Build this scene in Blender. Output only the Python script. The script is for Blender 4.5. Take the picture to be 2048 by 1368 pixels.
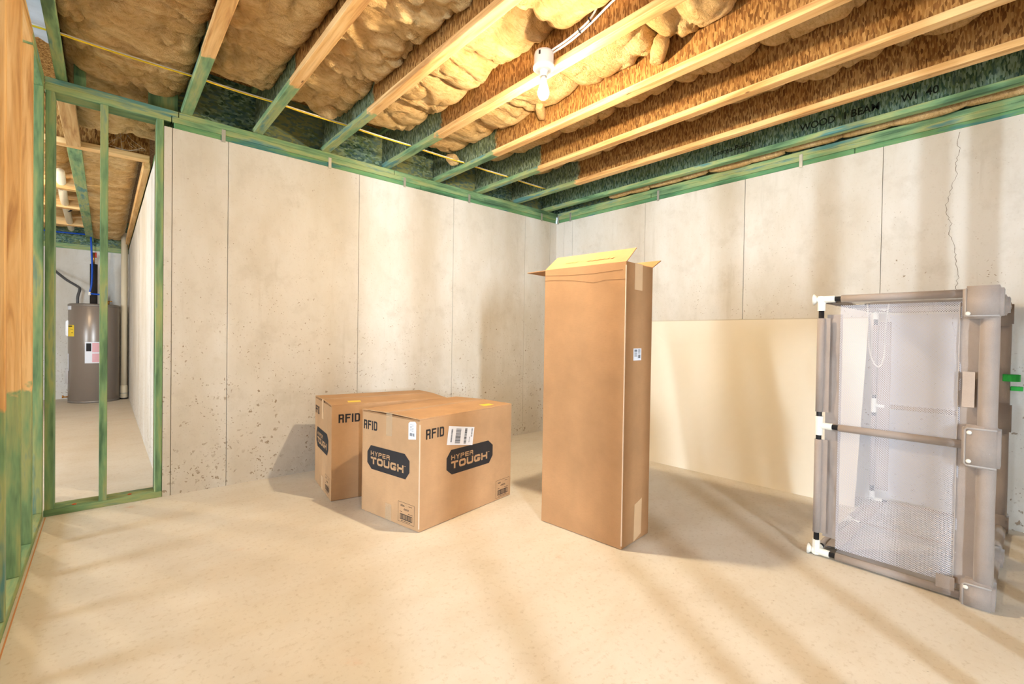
import bpy, bmesh, math, random
from mathutils import Vector, Matrix, noise
PI = math.pi
S = bpy.context.scene
for o in list(bpy.data.objects):
    bpy.data.objects.remove(o)
COL = S.collection

# ------------------------------------------------------------------ camera
F_PX, YAW, PITCH, ROLL, CAM_H = 925.6, math.radians(41.29), math.radians(-0.687), math.radians(0.879), 1.1
def camera_axes():
    cy, sy, cp, sp, cr, sr = math.cos(YAW), math.sin(YAW), math.cos(PITCH), math.sin(PITCH), math.cos(ROLL), math.sin(ROLL)
    f = Vector((sy*cp, cy*cp, sp)); r = Vector((cy, -sy, 0)); u = r.cross(f)
    return r*cr + u*sr, u*cr - r*sr, f
r_, u_, f_ = camera_axes()
cd = bpy.data.cameras.new('camera'); cam = bpy.data.objects.new('camera', cd); COL.objects.link(cam)
cd.sensor_fit = 'HORIZONTAL'; cd.sensor_width = 36; cd.lens = F_PX/2048*36; cd.clip_start = .02
M = Matrix.Identity(4)
for i in range(3):
    M[i][0], M[i][1], M[i][2] = r_[i], u_[i], -f_[i]
M[2][3] = CAM_H
cam.matrix_world = M
S.camera = cam

# ------------------------------------------------------------------ world, daylight, exposure
W = bpy.data.worlds.new('world'); S.world = W; W.use_nodes = True
bg = W.node_tree.nodes['Background']; bg.inputs[0].default_value = (.75, .87, 1, 1); bg.inputs[1].default_value = 1.0
S.view_settings.view_transform = 'Standard'; S.view_settings.look = 'None'
S.view_settings.gamma = 1; S.view_settings.use_curve_mapping = False; S.view_settings.exposure = 0.26
DAY = (.74, .88, 1.0)
def area(name, loc, rot, sx, sy, w, col):
    l = bpy.data.lights.new(name, 'AREA'); l.shape = 'RECTANGLE'; l.size = sx; l.size_y = sy; l.energy = w; l.color = col
    o = bpy.data.objects.new(name, l); COL.objects.link(o); o.location = loc; o.rotation_euler = rot; return o
# daylight at the narrow glazed sidelight behind the stud wall and at a wider window on the far left wall
area('window_behind_offscreen', (-1.10, -4.12, 1.60), (PI/2, 0, 0), .30, 1.40, 520, DAY)
area('window_left_offscreen', (-5.12, 2.6, 1.35), (PI/2, 0, -PI/2), 1.3, 1.3, 300, DAY)
BULB_POWER = 88.0
BULB_COL = (1.0, .80, .53)

# ------------------------------------------------------------------ mesh building
class MB:
    def __init__(s): s.v = []; s.f = []
    def add(s, vs, fs):
        n = len(s.v); s.v += [tuple(v) for v in vs]; s.f += [tuple(i+n for i in f) for f in fs]; return s
    def box(s, a, b):
        x0, y0, z0 = a; x1, y1, z1 = b
        return s.add([(x0,y0,z0),(x1,y0,z0),(x1,y1,z0),(x0,y1,z0),(x0,y0,z1),(x1,y0,z1),(x1,y1,z1),(x0,y1,z1)],
                     [(3,2,1,0),(4,5,6,7),(0,1,5,4),(1,2,6,5),(2,3,7,6),(3,0,4,7)])
    def quad(s, a, b, c, d): return s.add([a, b, c, d], [(0,1,2,3)])
    def prism(s, pts, n):
        # polygon pts extruded by vector n
        k = len(pts); n = Vector(n); p = [Vector(q) for q in pts]
        return s.add(p + [q+n for q in p], [tuple(range(k-1,-1,-1)), tuple(range(k, 2*k))] + [(i, (i+1)%k, k+(i+1)%k, k+i) for i in range(k)])
    def tube(s, pts, r, n=10, cap=True, flat=None):
        P = [Vector(p) for p in pts]; R = r if isinstance(r, (list, tuple)) else [r]*len(P)
        rings = []; t0 = (P[1]-P[0]).normalized()
        a = t0.cross(Vector((0,0,1)));
        if a.length < .1: a = t0.cross(Vector((0,1,0)))
        a.normalize()
        for i, p in enumerate(P):
            t = (P[min(i+1, len(P)-1)] - P[max(i-1, 0)]).normalized()
            a = (a - t*a.dot(t)).normalized(); b = t.cross(a)
            rings.append([p + (a*math.cos(2*PI*k/n) + b*math.sin(2*PI*k/n)*(flat or 1))*R[i] for k in range(n)])
        base = [v for ring in rings for v in ring]
        fs = [(i*n+k, i*n+(k+1)%n, (i+1)*n+(k+1)%n, (i+1)*n+k) for i in range(len(P)-1) for k in range(n)]
        if cap: fs += [tuple(range(n-1,-1,-1)), tuple((len(P)-1)*n+k for k in range(n))]
        return s.add(base, fs)
    def lathe(s, prof, c, n=24):
        # prof: (radius, z) about vertical axis through c
        vs = [(c[0]+r*math.cos(2*PI*k/n), c[1]+r*math.sin(2*PI*k/n), c[2]+z) for r, z in prof for k in range(n)]
        fs = [(i*n+k, i*n+(k+1)%n, (i+1)*n+(k+1)%n, (i+1)*n+k) for i in range(len(prof)-1) for k in range(n)]
        fs += [tuple(range(n-1,-1,-1)), tuple((len(prof)-1)*n+k for k in range(n))]
        return s.add(vs, fs)
    def grid(s, fn, nu, nv):
        vs = [fn(i/nu, j/nv) for j in range(nv+1) for i in range(nu+1)]
        return s.add(vs, [(j*(nu+1)+i, j*(nu+1)+i+1, (j+1)*(nu+1)+i+1, (j+1)*(nu+1)+i) for j in range(nv) for i in range(nu)])
    def mesh(s, name, bevel=0, smooth=False, segs=1):
        me = bpy.data.meshes.new(name); me.from_pydata(s.v, [], s.f); me.update()
        bm = bmesh.new(); bm.from_mesh(me)
        bmesh.ops.recalc_face_normals(bm, faces=bm.faces)
        if bevel: bmesh.ops.bevel(bm, geom=list(bm.edges), offset=bevel, segments=segs, affect='EDGES', clamp_overlap=True)
        bm.to_mesh(me); bm.free()
        if smooth:
            for p in me.polygons: p.use_smooth = True
        return me

def obj(name, mb, mat, parent=None, bevel=0, smooth=False, label=None, cat=None, group=None, kind=None, segs=1, loc=None, rz=None):
    me = mb.mesh(name, bevel, smooth, segs) if isinstance(mb, MB) else mb
    if mat is not None and not me.materials: me.materials.append(mat)
    o = bpy.data.objects.new(name, me); COL.objects.link(o)
    if parent: o.parent = parent
    if loc: o.location = loc
    if rz: o.rotation_euler.z = rz
    return tag(o, label, cat, group, kind)
def tag(o, label=None, cat=None, group=None, kind=None):
    if label: o['label'] = label
    if cat: o['category'] = cat
    if group: o['group'] = group
    if kind: o['kind'] = kind
    return o
def empty(name, loc=(0,0,0), rz=0, **k):
    o = bpy.data.objects.new(name, None); COL.objects.link(o); o.location = loc; o.rotation_euler.z = rz; o.empty_display_size = .1
    return tag(o, **k)
def struct(name, mb, mat, **k): return obj(name, mb, mat, kind='structure', **k)

# ------------------------------------------------------------------ materials
def srgb(r, g, b):
    f = lambda c: (c/255/12.92 if c/255 <= .04045 else ((c/255+.055)/1.055)**2.4)
    return (f(r), f(g), f(b), 1)
class Mat:
    def __init__(s, name, rough=.8, metal=0, spec=.3):
        s.m = bpy.data.materials.new(name); s.m.use_nodes = True; s.t = s.m.node_tree; s.b = s.t.nodes['Principled BSDF']
        s.b.inputs['Roughness'].default_value = rough; s.b.inputs['Metallic'].default_value = metal
        s.b.inputs['Specular IOR Level'].default_value = spec
        s.pos = s.n('ShaderNodeNewGeometry').outputs['Position']
        s.loc = s.n('ShaderNodeTexCoord').outputs['Object']
    def n(s, t, **k):
        q = s.t.nodes.new(t)
        for a, b in k.items(): setattr(q, a, b)
        return q
    def l(s, a, b): s.t.links.new(a, b)
    def setin(s, sock, v):
        if isinstance(v, bpy.types.NodeSocket): s.l(v, sock)
        elif v is not None: sock.default_value = v
    def scale(s, vec, sc):
        q = s.n('ShaderNodeVectorMath', operation='MULTIPLY'); s.l(vec, q.inputs[0]); q.inputs[1].default_value = sc; return q.outputs[0]
    def noise(s, vec, scale, detail=3, rough=.55, dist=0):
        q = s.n('ShaderNodeTexNoise'); s.l(vec, q.inputs['Vector']); q.inputs['Scale'].default_value = scale
        q.inputs['Detail'].default_value = detail; q.inputs['Roughness'].default_value = rough; q.inputs['Distortion'].default_value = dist; return q.outputs['Fac']
    def vor(s, vec, scale, out='Distance', feature='F1', rnd=1):
        q = s.n('ShaderNodeTexVoronoi', feature=feature); s.l(vec, q.inputs['Vector']); q.inputs['Scale'].default_value = scale
        q.inputs['Randomness'].default_value = rnd; return q.outputs[out]
    def wave(s, vec, scale, dist=2, detail=2, axis='X'):
        q = s.n('ShaderNodeTexWave', bands_direction=axis); s.l(vec, q.inputs['Vector']); q.inputs['Scale'].default_value = scale
        q.inputs['Distortion'].default_value = dist; q.inputs['Detail'].default_value = detail; return q.outputs['Fac']
    def ramp(s, fac, stops):
        q = s.n('ShaderNodeValToRGB'); s.l(fac, q.inputs[0]); e = q.color_ramp.elements
        while len(e) < len(stops): e.new(.5)
        for k, (p, c) in zip(e, stops):
            k.position = p; k.color = c if isinstance(c, (tuple, list)) else (c, c, c, 1)
        return q.outputs[0]
    def map(s, v, a, b, c=0, d=1):
        q = s.n('ShaderNodeMapRange'); s.l(v, q.inputs[0])
        for i, x in enumerate((a, b, c, d)): q.inputs[i+1].default_value = x
        return q.outputs[0]
    def math(s, op, a, b=None):
        q = s.n('ShaderNodeMath', operation=op); s.setin(q.inputs[0], a); s.setin(q.inputs[1], b); return q.outputs[0]
    def mix(s, fac, a, b, mode='MIX'):
        q = s.n('ShaderNodeMix', data_type='RGBA', blend_type=mode); s.setin(q.inputs[0], fac); s.setin(q.inputs[6], a); s.setin(q.inputs[7], b); return q.outputs[2]
    def axis(s, vec, k):
        q = s.n('ShaderNodeSeparateXYZ'); s.l(vec, q.inputs[0]); return q.outputs[k]
    def bump(s, h, strength=.3, dist=.01):
        q = s.n('ShaderNodeBump'); s.l(h, q.inputs['Height']); q.inputs['Strength'].default_value = strength; q.inputs['Distance'].default_value = dist
        s.l(q.outputs[0], s.b.inputs['Normal'])
    def col(s, c): s.setin(s.b.inputs['Base Color'], c); return s

def plain(name, c, rough=.6, metal=0, spec=.3, var=.08):
    m = Mat(name, rough, metal, spec); n_ = m.noise(m.pos, 18, 3)
    m.col(m.mix(n_, tuple(x*(1-var) for x in c[:3])+(1,), tuple(min(1, x*(1+var)) for x in c[:3])+(1,))); return m.m

def concrete(name, c1, c2, dark, pits=True):
    m = Mat(name, .92, spec=.2)
    big = m.noise(m.scale(m.pos, (1, 1, .45)), 1.5, 6, .62); fine = m.noise(m.pos, 60, 4, .7)
    c = m.mix(m.map(big, .38, .62), c1, c2)
    blot = m.noise(m.pos, 4.2, 5, .7)
    c = m.mix(m.map(blot, .52, .72, 0, .5), c, tuple(x*.84 for x in c2[:3])+(1,))
    c = m.mix(m.map(fine, .58, .8, 0, .35), c, dark)
    st = m.noise(m.scale(m.pos, (5, 5, .5)), 2.2, 4, .6)          # vertical form-release streaks
    c = m.mix(m.map(st, .60, .78, 0, .45), c, tuple(x*.80 for x in c2[:3])+(1,))
    if pits:
        wob = m.n('ShaderNodeTexNoise'); m.l(m.pos, wob.inputs['Vector']); wob.inputs['Scale'].default_value = 34
        wv = m.n('ShaderNodeVectorMath', operation='MULTIPLY_ADD'); m.l(wob.outputs['Color'], wv.inputs[0]); wv.inputs[1].default_value = (.05, .05, .05); m.l(m.pos, wv.inputs[2])
        v = m.vor(m.scale(wv.outputs[0], (1, 1, 1.3)), 17); v2 = m.vor(wv.outputs[0], 42)
        z = m.axis(m.pos, 2)
        thr = m.map(z, 0, 1.6, .24, .05); patch = m.map(m.noise(m.pos, 3.1, 2), .36, .56)
        p1 = m.math('MULTIPLY', m.math('LESS_THAN', v, thr), patch)
        p2 = m.math('MULTIPLY', m.math('LESS_THAN', v2, m.map(z, 0, 2.2, .24, .08)), m.map(m.noise(m.pos, 5.3, 2), .44, .58))
        p = m.math('MULTIPLY', m.math('MAXIMUM', p1, p2), m.map(m.noise(m.pos, 70, 2), .38, .50))
        c = m.mix(m.math('MULTIPLY', p, .75), c, srgb(128, 104, 74))
        m.bump(m.math('SUBTRACT', m.math('MULTIPLY', fine, .35), p), .35, .006)
    else:
        m.bump(fine, .2, .003)
    return m.col(c).m

def floor_mat():
    m = Mat('slab_concrete', .62, spec=.35)
    big = m.noise(m.pos, .9, 6, .6, .6); mid = m.noise(m.scale(m.pos, (1, 1.8, 1)), 3.0, 6, .66, .3); fine = m.noise(m.pos, 45, 4, .7)
    c = m.mix(m.map(big, .3, .7), srgb(212, 203, 188), srgb(226, 219, 207))
    c = m.mix(m.map(mid, .45, .75, 0, .30), c, srgb(194, 176, 146))
    c = m.mix(m.map(fine, .54, .74, 0, .45), c, srgb(170, 150, 120))
    rust = m.math('MULTIPLY', m.map(m.noise(m.pos, 2.1, 3), .66, .76), m.map(m.noise(m.pos, 11, 3), .48, .62))
    c = m.mix(m.math('MULTIPLY', rust, .55), c, srgb(214, 140, 84))
    spots = m.math('MULTIPLY', m.math('LESS_THAN', m.vor(m.pos, 16), m.map(m.noise(m.pos, 60, 2), .4, .7, .02, .085)), m.map(m.noise(m.pos, 1.7, 2), .46, .6))
    c = m.mix(m.math('MULTIPLY', spots, .5), c, srgb(110, 92, 70))
    m.bump(fine, .05, .002)
    m.l(m.map(big, .3, .7, .55, .72), m.b.inputs['Roughness'])
    return m.col(c).m

GREEN = (srgb(112, 156, 114), srgb(54, 104, 80), srgb(156, 170, 116), srgb(70, 134, 138))
def green_col(m, vec, axis, bright=1.0):
    bt = bright if isinstance(bright, tuple) else (bright,)*3
    tn = lambda c: tuple(x*k for x, k in zip(c[:3], bt))+(1,)
    sc = [7, 7, 7]; sc[axis] = 1.1
    sv = m.scale(vec, sc); fac = m.noise(sv, 1.6, 4, .6)
    g = m.ramp(fac, [(.34, tn(GREEN[1])), (.46, tn(GREEN[0])), (.57, tn(GREEN[2])), (.66, tn(GREEN[3]))])
    gs = [60, 60, 60]; gs[axis] = 3
    gr = m.noise(m.scale(vec, gs), 1.2, 3, .6)
    return m.mix(m.map(gr, .45, .75, 0, .35), g, tn(srgb(60, 104, 78)))
def wood(name, axis, tone=1.0, green=None, white=False, gmul=1.0):
    """pine lumber with grain along an axis; green = None, 'all' or (axis, edge, sign)"""
    m = Mat(name, .72, spec=.25); sc = [14, 14, 14]; sc[axis] = .9
    w = m.noise(m.scale(m.pos, sc), 2.0, 4, .6, .6)
    fs = [120, 120, 120]; fs[axis] = 4
    fn = m.noise(m.scale(m.pos, fs), 1, 3)
    a, b, c3 = srgb(230, 192, 136), srgb(214, 168, 108), srgb(176, 128, 78)
    if white: a, b, c3 = srgb(244, 238, 226), srgb(228, 220, 206), srgb(205, 192, 170)
    t = lambda c: tuple(x*tone for x in c[:3])+(1,)
    c = m.ramp(w, [(.30, t(c3)), (.45, t(b)), (.62, t(a))])
    c = m.mix(m.map(fn, .5, .8, 0, .4), c, t(c3))
    kn = m.vor(m.scale(m.pos, [1 if i == axis else 4 for i in range(3)]), 2.3)
    c = m.mix(m.map(kn, .05, .028, 0, .85), c, srgb(92, 58, 32))
    if green:
        g = green_col(m, m.pos, axis, gmul)
        if green == 'all': c = m.mix(.94, c, g)
        else:
            ax, edge, sign = green
            p = m.math('ADD', m.axis(m.pos, ax), m.math('MULTIPLY', m.math('SUBTRACT', m.noise(m.pos, 14, 3), .5), .22))
            k = m.map(p, edge-.012*sign, edge+.012*sign, 0, .93)
            c = m.mix(k, c, g)
    m.bump(fn, .15, .002)
    return m.col(c).m
def osb(name, green=None, dark=1.0, big=False):
    m = Mat(name, .85, spec=.2)
    v = m.vor(m.scale(m.pos, (44, 44, 70) if big else (150, 150, 36)), 1.0, 'Color'); v2 = m.vor(m.scale(m.pos, (24, 24, 60) if big else (40, 60, 26)), 1.3, 'Color')
    f1 = m.axis(v, 0); f2 = m.axis(v2, 1)
    t = lambda c: tuple(x*dark for x in c[:3])+(1,)
    c = m.ramp(f1, [(.1, t(srgb(108, 70, 32))), (.45, t(srgb(150, 106, 54))), (.8, t(srgb(184, 140, 82)))])
    c = m.mix(m.map(f2, .55, 1, 0, .4), c, t(srgb(146, 100, 54)))
    gr = m.noise(m.scale(m.pos, (160, 160, 14)), 1.4, 4, .65)
    c = m.mix(m.map(gr, .5, .8, 0, .45), c, t(srgb(104, 64, 30)))
    if green:
        g = m.ramp(f1, [(.1, srgb(46, 82, 66)), (.5, srgb(92, 122, 88)), (.85, srgb(128, 160, 140))])
        g = m.mix(m.map(f2, .6, 1, 0, .6), g, srgb(54, 92, 96)) if not big else m.mix(m.map(f2, .55, .8, 0, .7), m.mix(m.map(m.noise(m.pos, 2.5, 3), .45, .6), g, srgb(132, 140, 92)), srgb(66, 104, 112))
        if green == 'all': c = m.mix(.92, c, g)
        else:
            ax, edge, sign = green
            p = m.math('ADD', m.axis(m.pos, ax), m.math('MULTIPLY', m.math('SUBTRACT', m.noise(m.pos, 18, 3), .5), .12))
            c = m.mix(m.map(p, edge-.015*sign, edge+.015*sign, 0, .8), c, g)
    m.bump(m.math('ADD', f1, f2), .35, .002)
    return m.col(c).m
def batt_mat(name, a, b, c3):
    m = Mat(name, 1.0, spec=0)
    n1 = m.noise(m.pos, 5, 5, .65, .8); n2 = m.noise(m.scale(m.pos, (1, 3, 2)), 22, 5, .7, .6); n3 = m.noise(m.pos, 150, 3, .7)
    c = m.mix(m.map(n1, .36, .64), a, b); c = m.mix(m.map(n2, .46, .70, 0, .75), c, c3)
    m.bump(m.math('ADD', m.math('MULTIPLY', n2, 1.0), m.math('MULTIPLY', n3, .35)), .8, .03)
    return m.col(c).m
def cardboard(name, c, flute_axis=None):
    m = Mat(name, .82, spec=.22)
    n1 = m.noise(m.loc, 3, 4, .6); n2 = m.noise(m.scale(m.loc, (30, 30, 240)), 1, 3); n3 = m.noise(m.loc, 160, 3)
    dk = tuple(x*.82 for x in c[:3])+(1,); lt = tuple(min(1, x*1.1) for x in c[:3])+(1,)
    q = m.mix(m.map(n1, .3, .7), dk, lt); q = m.mix(m.map(n2, .45, .75, 0, .30), q, dk); q = m.mix(m.map(n3, .55, .8, 0, .3), q, tuple(x*.7 for x in c[:3])+(1,))
    m.bump(n2, .12, .002)
    return m.col(q).m
def fabric(name, c, rough=.7):
    m = Mat(name, rough, spec=.3); m.b.inputs['Sheen Weight'].default_value = .25
    n1 = m.noise(m.loc, 7, 4, .6); w = m.noise(m.scale(m.loc, (300, 300, 300)), 1, 2)
    q = m.mix(m.map(n1, .3, .7), tuple(x*.9 for x in c[:3])+(1,), tuple(min(1, x*1.08) for x in c[:3])+(1,))
    q = m.mix(m.map(w, .5, .8, 0, .3), q, tuple(x*.75 for x in c[:3])+(1,))
    m.bump(m.math('ADD', m.math('MULTIPLY', n1, 1.5), m.math('MULTIPLY', w, .2)), .25, .012)
    return m.col(q).m
def netting():
    m = Mat('netting', .6, spec=.3); m.col(srgb(196, 196, 206))
    # hexagonal open weave: holes where the cell distance is small
    a = m.math('MULTIPLY', m.math('ADD', m.axis(m.loc, 0), m.axis(m.loc, 2)), PI/.0085); b = m.math('MULTIPLY', m.axis(m.loc, 1), PI/.0085)
    g = m.math('ABSOLUTE', m.math('MULTIPLY', m.math('SINE', m.math('ADD', a, b)), m.math('SINE', m.math('SUBTRACT', a, b))))
    hole = m.math('GREATER_THAN', g, .42)
    tr = m.n('ShaderNodeBsdfTransparent'); mx = m.n('ShaderNodeMixShader')
    m.l(m.math('MULTIPLY', hole, .97), mx.inputs[0]); m.l(m.b.outputs[0], mx.inputs[1]); m.l(tr.outputs[0], mx.inputs[2])
    m.l(mx.outputs[0], m.t.nodes['Material Output'].inputs[0])
    return m.m
def emit(name, c, s):
    m = Mat(name); m.b.inputs['Emission Color'].default_value = (*c[:3], 1); m.b.inputs['Emission Strength'].default_value = s; m.col((1,1,1,1)); return m.m
def clear(name, tint=(1,1,1,1), fac=.12, rough=.15):
    m = Mat(name, rough, spec=.5); m.col(tint)
    tr = m.n('ShaderNodeBsdfTransparent'); mx = m.n('ShaderNodeMixShader'); mx.inputs[0].default_value = fac
    m.l(tr.outputs[0], mx.inputs[1]); m.l(m.b.outputs[0], mx.inputs[2]); m.l(mx.outputs[0], m.t.nodes['Material Output'].inputs[0]); return m.m

CON = concrete('wall_concrete', srgb(216, 213, 208), srgb(202, 195, 183), srgb(158, 148, 130))
CON_CORE = CON
FLOOR = floor_mat()
PINE_Z = wood('pine_studs', 2, 1.0, (2, .82, -1))
GREEN_Z = wood('green_studs', 2, 1, 'all'); GREEN_X = wood('green_plate_x', 0, 1, 'all'); GREEN_Y = wood('green_plate_y', 1, 1, 'all')
PLATE_Y = wood('pine_plate_y', 1, 1, (1, 3.28, 1)); PINE_Y = wood('raw_pine_y', 1); PINE_X = wood('raw_pine_x', 0)
FLANGE = wood('joist_flange', 1, 1, (1, 2.95, 1)); FLANGE8 = wood('joist_flange_green', 1, 1, 'all', False, 1.1); FLANGE0 = wood('joist_flange_old', 1, 1, (1, 2.3, 1))
FLANGE_C = PINE_X
OSB = osb('osb_web', (1, 2.93, 1)); OSB8 = osb('osb_web_green', 'all', 1); OSB_RIM = osb('osb_rim', 'all', 1, True); OSB_RAW = osb('osb_raw'); OSB_DARK = OSB_RAW; OSB_SUB = OSB_RAW
BATT = batt_mat('fiberglass', srgb(238, 208, 156), srgb(222, 184, 126), srgb(188, 142, 88))
BATT_W = BATT
CARD = cardboard('kraft_carton', srgb(188, 150, 112)); CARD_TOP = CARD; CARD_T = cardboard('kraft_tall', srgb(176, 134, 94)); CARD_IN = CARD_T
INK = plain('black_print', srgb(44, 42, 44), .8); KRAFT_INK = CARD; PAPER = plain('white_label', srgb(226, 230, 240), .5, var=.02)
YELLOW = plain('yellow_sticker', srgb(240, 206, 60), .5); TAPE = clear('clear_tape', srgb(220, 198, 166), .22, .2); PTAPE = plain('paper_tape', srgb(206, 172, 134), .6)
WHITE = plain('white_plastic', srgb(232, 230, 222), .4, var=.02); GALV = plain('galvanized_steel', srgb(190, 188, 180), .4, .7, var=.2)
BLACK = plain('black_tube', srgb(30, 30, 34), .45); BLACKFOAM = plain('black_foam', srgb(52, 46, 42), .95)
FAB = fabric('taupe_fabric', srgb(156, 144, 137)); FAB2 = FAB; PIPING = fabric('fabric_piping', srgb(172, 164, 160)); NET = netting()
DRYWALL = plain('drywall_paper', srgb(228, 219, 202), .85, var=.02); GYP = plain('drywall_edge', srgb(196, 186, 168), .9)
TANK = plain('tank_paint', srgb(136, 124, 114), .28, .2, .5, .03); TANKCAP = plain('tank_cap', srgb(134, 126, 118), .35, .3)
PEX = plain('blue_pex', srgb(20, 80, 190), .35); PVC = plain('pvc_pipe', srgb(238, 226, 200), .4, var=.02); BRASS = plain('brass', srgb(180, 130, 70), .35, .8); RED = plain('red_handle', srgb(190, 50, 36), .5)
NMW = plain('white_cable', srgb(236, 232, 224), .5, var=.02); NMY = plain('yellow_cable', srgb(232, 200, 40), .5, var=.04); CONDUIT = plain('grey_conduit', srgb(84, 84, 86), .5)
PINK = plain('pink_print', srgb(222, 170, 178), .5); ORANGE = plain('orange_tag', srgb(232, 140, 50), .6); GREENV = plain('green_strap', srgb(40, 170, 70), .6); FOIL = plain('silver_wrap', srgb(196, 206, 222), .35, .4, var=.15)
GLASS = clear('window_glass', (1,1,1,1), .06, .02); CRACK = plain('crack_line', srgb(96, 84, 68), 1); WEB_M = clear('cobweb_silk', srgb(220, 210, 190), .5, .8)

# ------------------------------------------------------------------ the setting
X0, XB, YA, YF, YN, XL = -.272, 4.035, 3.822, 10.2, -4.0, -5.0
ZC, ZP, ZS = 2.45, 2.565, 2.92          # top of concrete, underside of joists, subfloor
struct('floor', MB().box((XL-.2, YN-.2, -.12), (XB+.2, YF+.2, 0)), FLOOR)
obj('chalk_line', MB().quad((X0+.008, -.3, .0004), (X0+.013, -.3, .0004), (X0+.013, 3.81, .0004), (X0+.008, 3.81, .0004)), plain('red_chalk', srgb(214, 150, 104), .9), bpy.data.objects['floor'])
ceil = struct('ceiling', MB().box((XL-.2, YN-.2, ZS), (XB+.2, YF+.2, ZS+.02)), OSB_SUB)

def concrete_wall(name, axis, a, b, face, thick, joints, gap=.004):
    """poured wall along axis (0: x, 1: y); its room face at `face`, thickness signed; panels split at the form joints"""
    def bx(lo, hi, f0, f1, z0=0, z1=ZC):
        f0, f1 = min(f0, f1), max(f0, f1)
        return ((lo, f0, z0), (hi, f1, z1)) if axis == 0 else ((f0, lo, z0), (f1, hi, z1))
    s = 1 if thick > 0 else -1
    core = struct(name, MB().box(*bx(a, b, face+s*.012, face+thick)), CON_CORE)
    e = [a] + sorted(joints) + [b]
    for i in range(len(e)-1):
        lo, hi = e[i] + (gap/2 if i else 0), e[i+1] - (gap/2 if i < len(e)-2 else 0)
        obj('panel', MB().box(*bx(lo, hi, face + s*.0012*(i % 2), face+s*.014)), CON, core)
    return core
wA = concrete_wall('wall_back', 0, .285, XB+.2, YA, .2, [.329, .651, 1.61, 2.569, 3.529, 3.93])
wB = concrete_wall('wall_right', 1, YN, YA, XB, .2, [-3.14, -2.18, -1.22, -.26, .735, 1.655, 2.613, 3.57, 3.70])
wC = concrete_wall('wall_corridor', 1, YA+.2, YF, .285, .2, [4.62, 4.9, 5.86, 6.82, 7.78, 8.74, 9.7])
struct('wall_far', MB().box((XL-.2, YF, 0), (.485, YF+.2, ZC-.06)), CON)
struct('wall_left_outer', MB().box((XL-.2, YN, 0), (XL, 1.9, ZS)).box((XL-.2, 3.3, 0), (XL, YF, ZS)).box((XL-.2, 1.9, 0), (XL, 3.3, .65)).box((XL-.2, 1.9, 2.05), (XL, 3.3, ZS)), CON)
struct('wall_front', MB().box((XL-.2, YN-.2, 0), (-1.27, YN, ZS)).box((-.93, YN-.2, 0), (.38, YN, ZS)).box((2.82, YN-.2, 0), (XB, YN, ZS)).box((.38, YN-.2, 2.22), (2.82, YN, ZS)).box((-1.27, YN-.2, 0), (-.93, YN, .85)).box((-1.27, YN-.2, 2.35), (-.93, YN, ZS)), CON)
struct('window_1', MB().box((-1.27, YN-.06, .85), (-.93, YN-.054, 2.35)), GLASS)
dr = empty('door_added_1', (1.6, YN-.1, 0), kind='structure')  # unseen glass door, added as an opening for soft fill daylight
for k in range(2):
    x = -1.22+1.22*k
    obj('door_frame', MB().box((x, 0, 0), (x+.07, .05, 2.22)).box((x+1.15, 0, 0), (x+1.22, .05, 2.22)).box((x+.07, 0, 0), (x+1.15, .05, .09)).box((x+.07, 0, 2.13), (x+1.15, .05, 2.22)), WHITE, dr)
    obj('pane', MB().box((x+.07, .02, .09), (x+1.15, .026, 2.13)), GLASS, dr)
struct('window_2', MB().box((XL-.06, 1.9, .65), (XL-.054, 3.3, 2.05)), GLASS)
# fill above the outer concrete
struct('trim_1', MB().box((.285, 3.90, ZP), (XB+.2, 3.93, ZS)), OSB_RIM)                 # rim board over the back wall
struct('trim_2', MB().box((4.10, YN, ZP), (4.13, 3.9, ZS)), OSB_RIM)                     # rim board over the right wall
struct('trim_3', MB().box((XL-.2, YF+.02, ZC-.06), (.485, YF+.05, ZS)), OSB_RIM)

# crack running down the right wall, drawn as a thin brown-grey ribbon
pts = [(2.43, .352), (2.36, .362), (2.30, .35), (2.24, .372), (2.17, .365), (2.10, .382), (2.03, .40), (1.97, .412), (1.90, .395), (1.86, .382), (1.79, .388), (1.72, .37), (1.66, .362), (1.60, .355), (1.53, .343), (1.46, .352), (1.40, .344), (1.33, .352), (1.25, .36), (1.1, .35)]
rc = random.Random(5); mb = MB(); fine = []
for i in range(len(pts)-1):
    for k in range(4):
        t = k/4; fine.append((pts[i][0]*(1-t)+pts[i+1][0]*t, pts[i][1]*(1-t)+pts[i+1][1]*t + rc.uniform(-.006, .006)))
for i in range(len(fine)-1):
    w = .0007 + .0006*rc.random()
    (z0, y0), (z1, y1) = fine[i], fine[i+1]
    mb.quad((XB-.0008, y0-w, z0), (XB-.0008, y0+w, z0), (XB-.0008, y1+w, z1), (XB-.0008, y1-w, z1))
obj('crack', mb, CRACK, wB)

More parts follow.
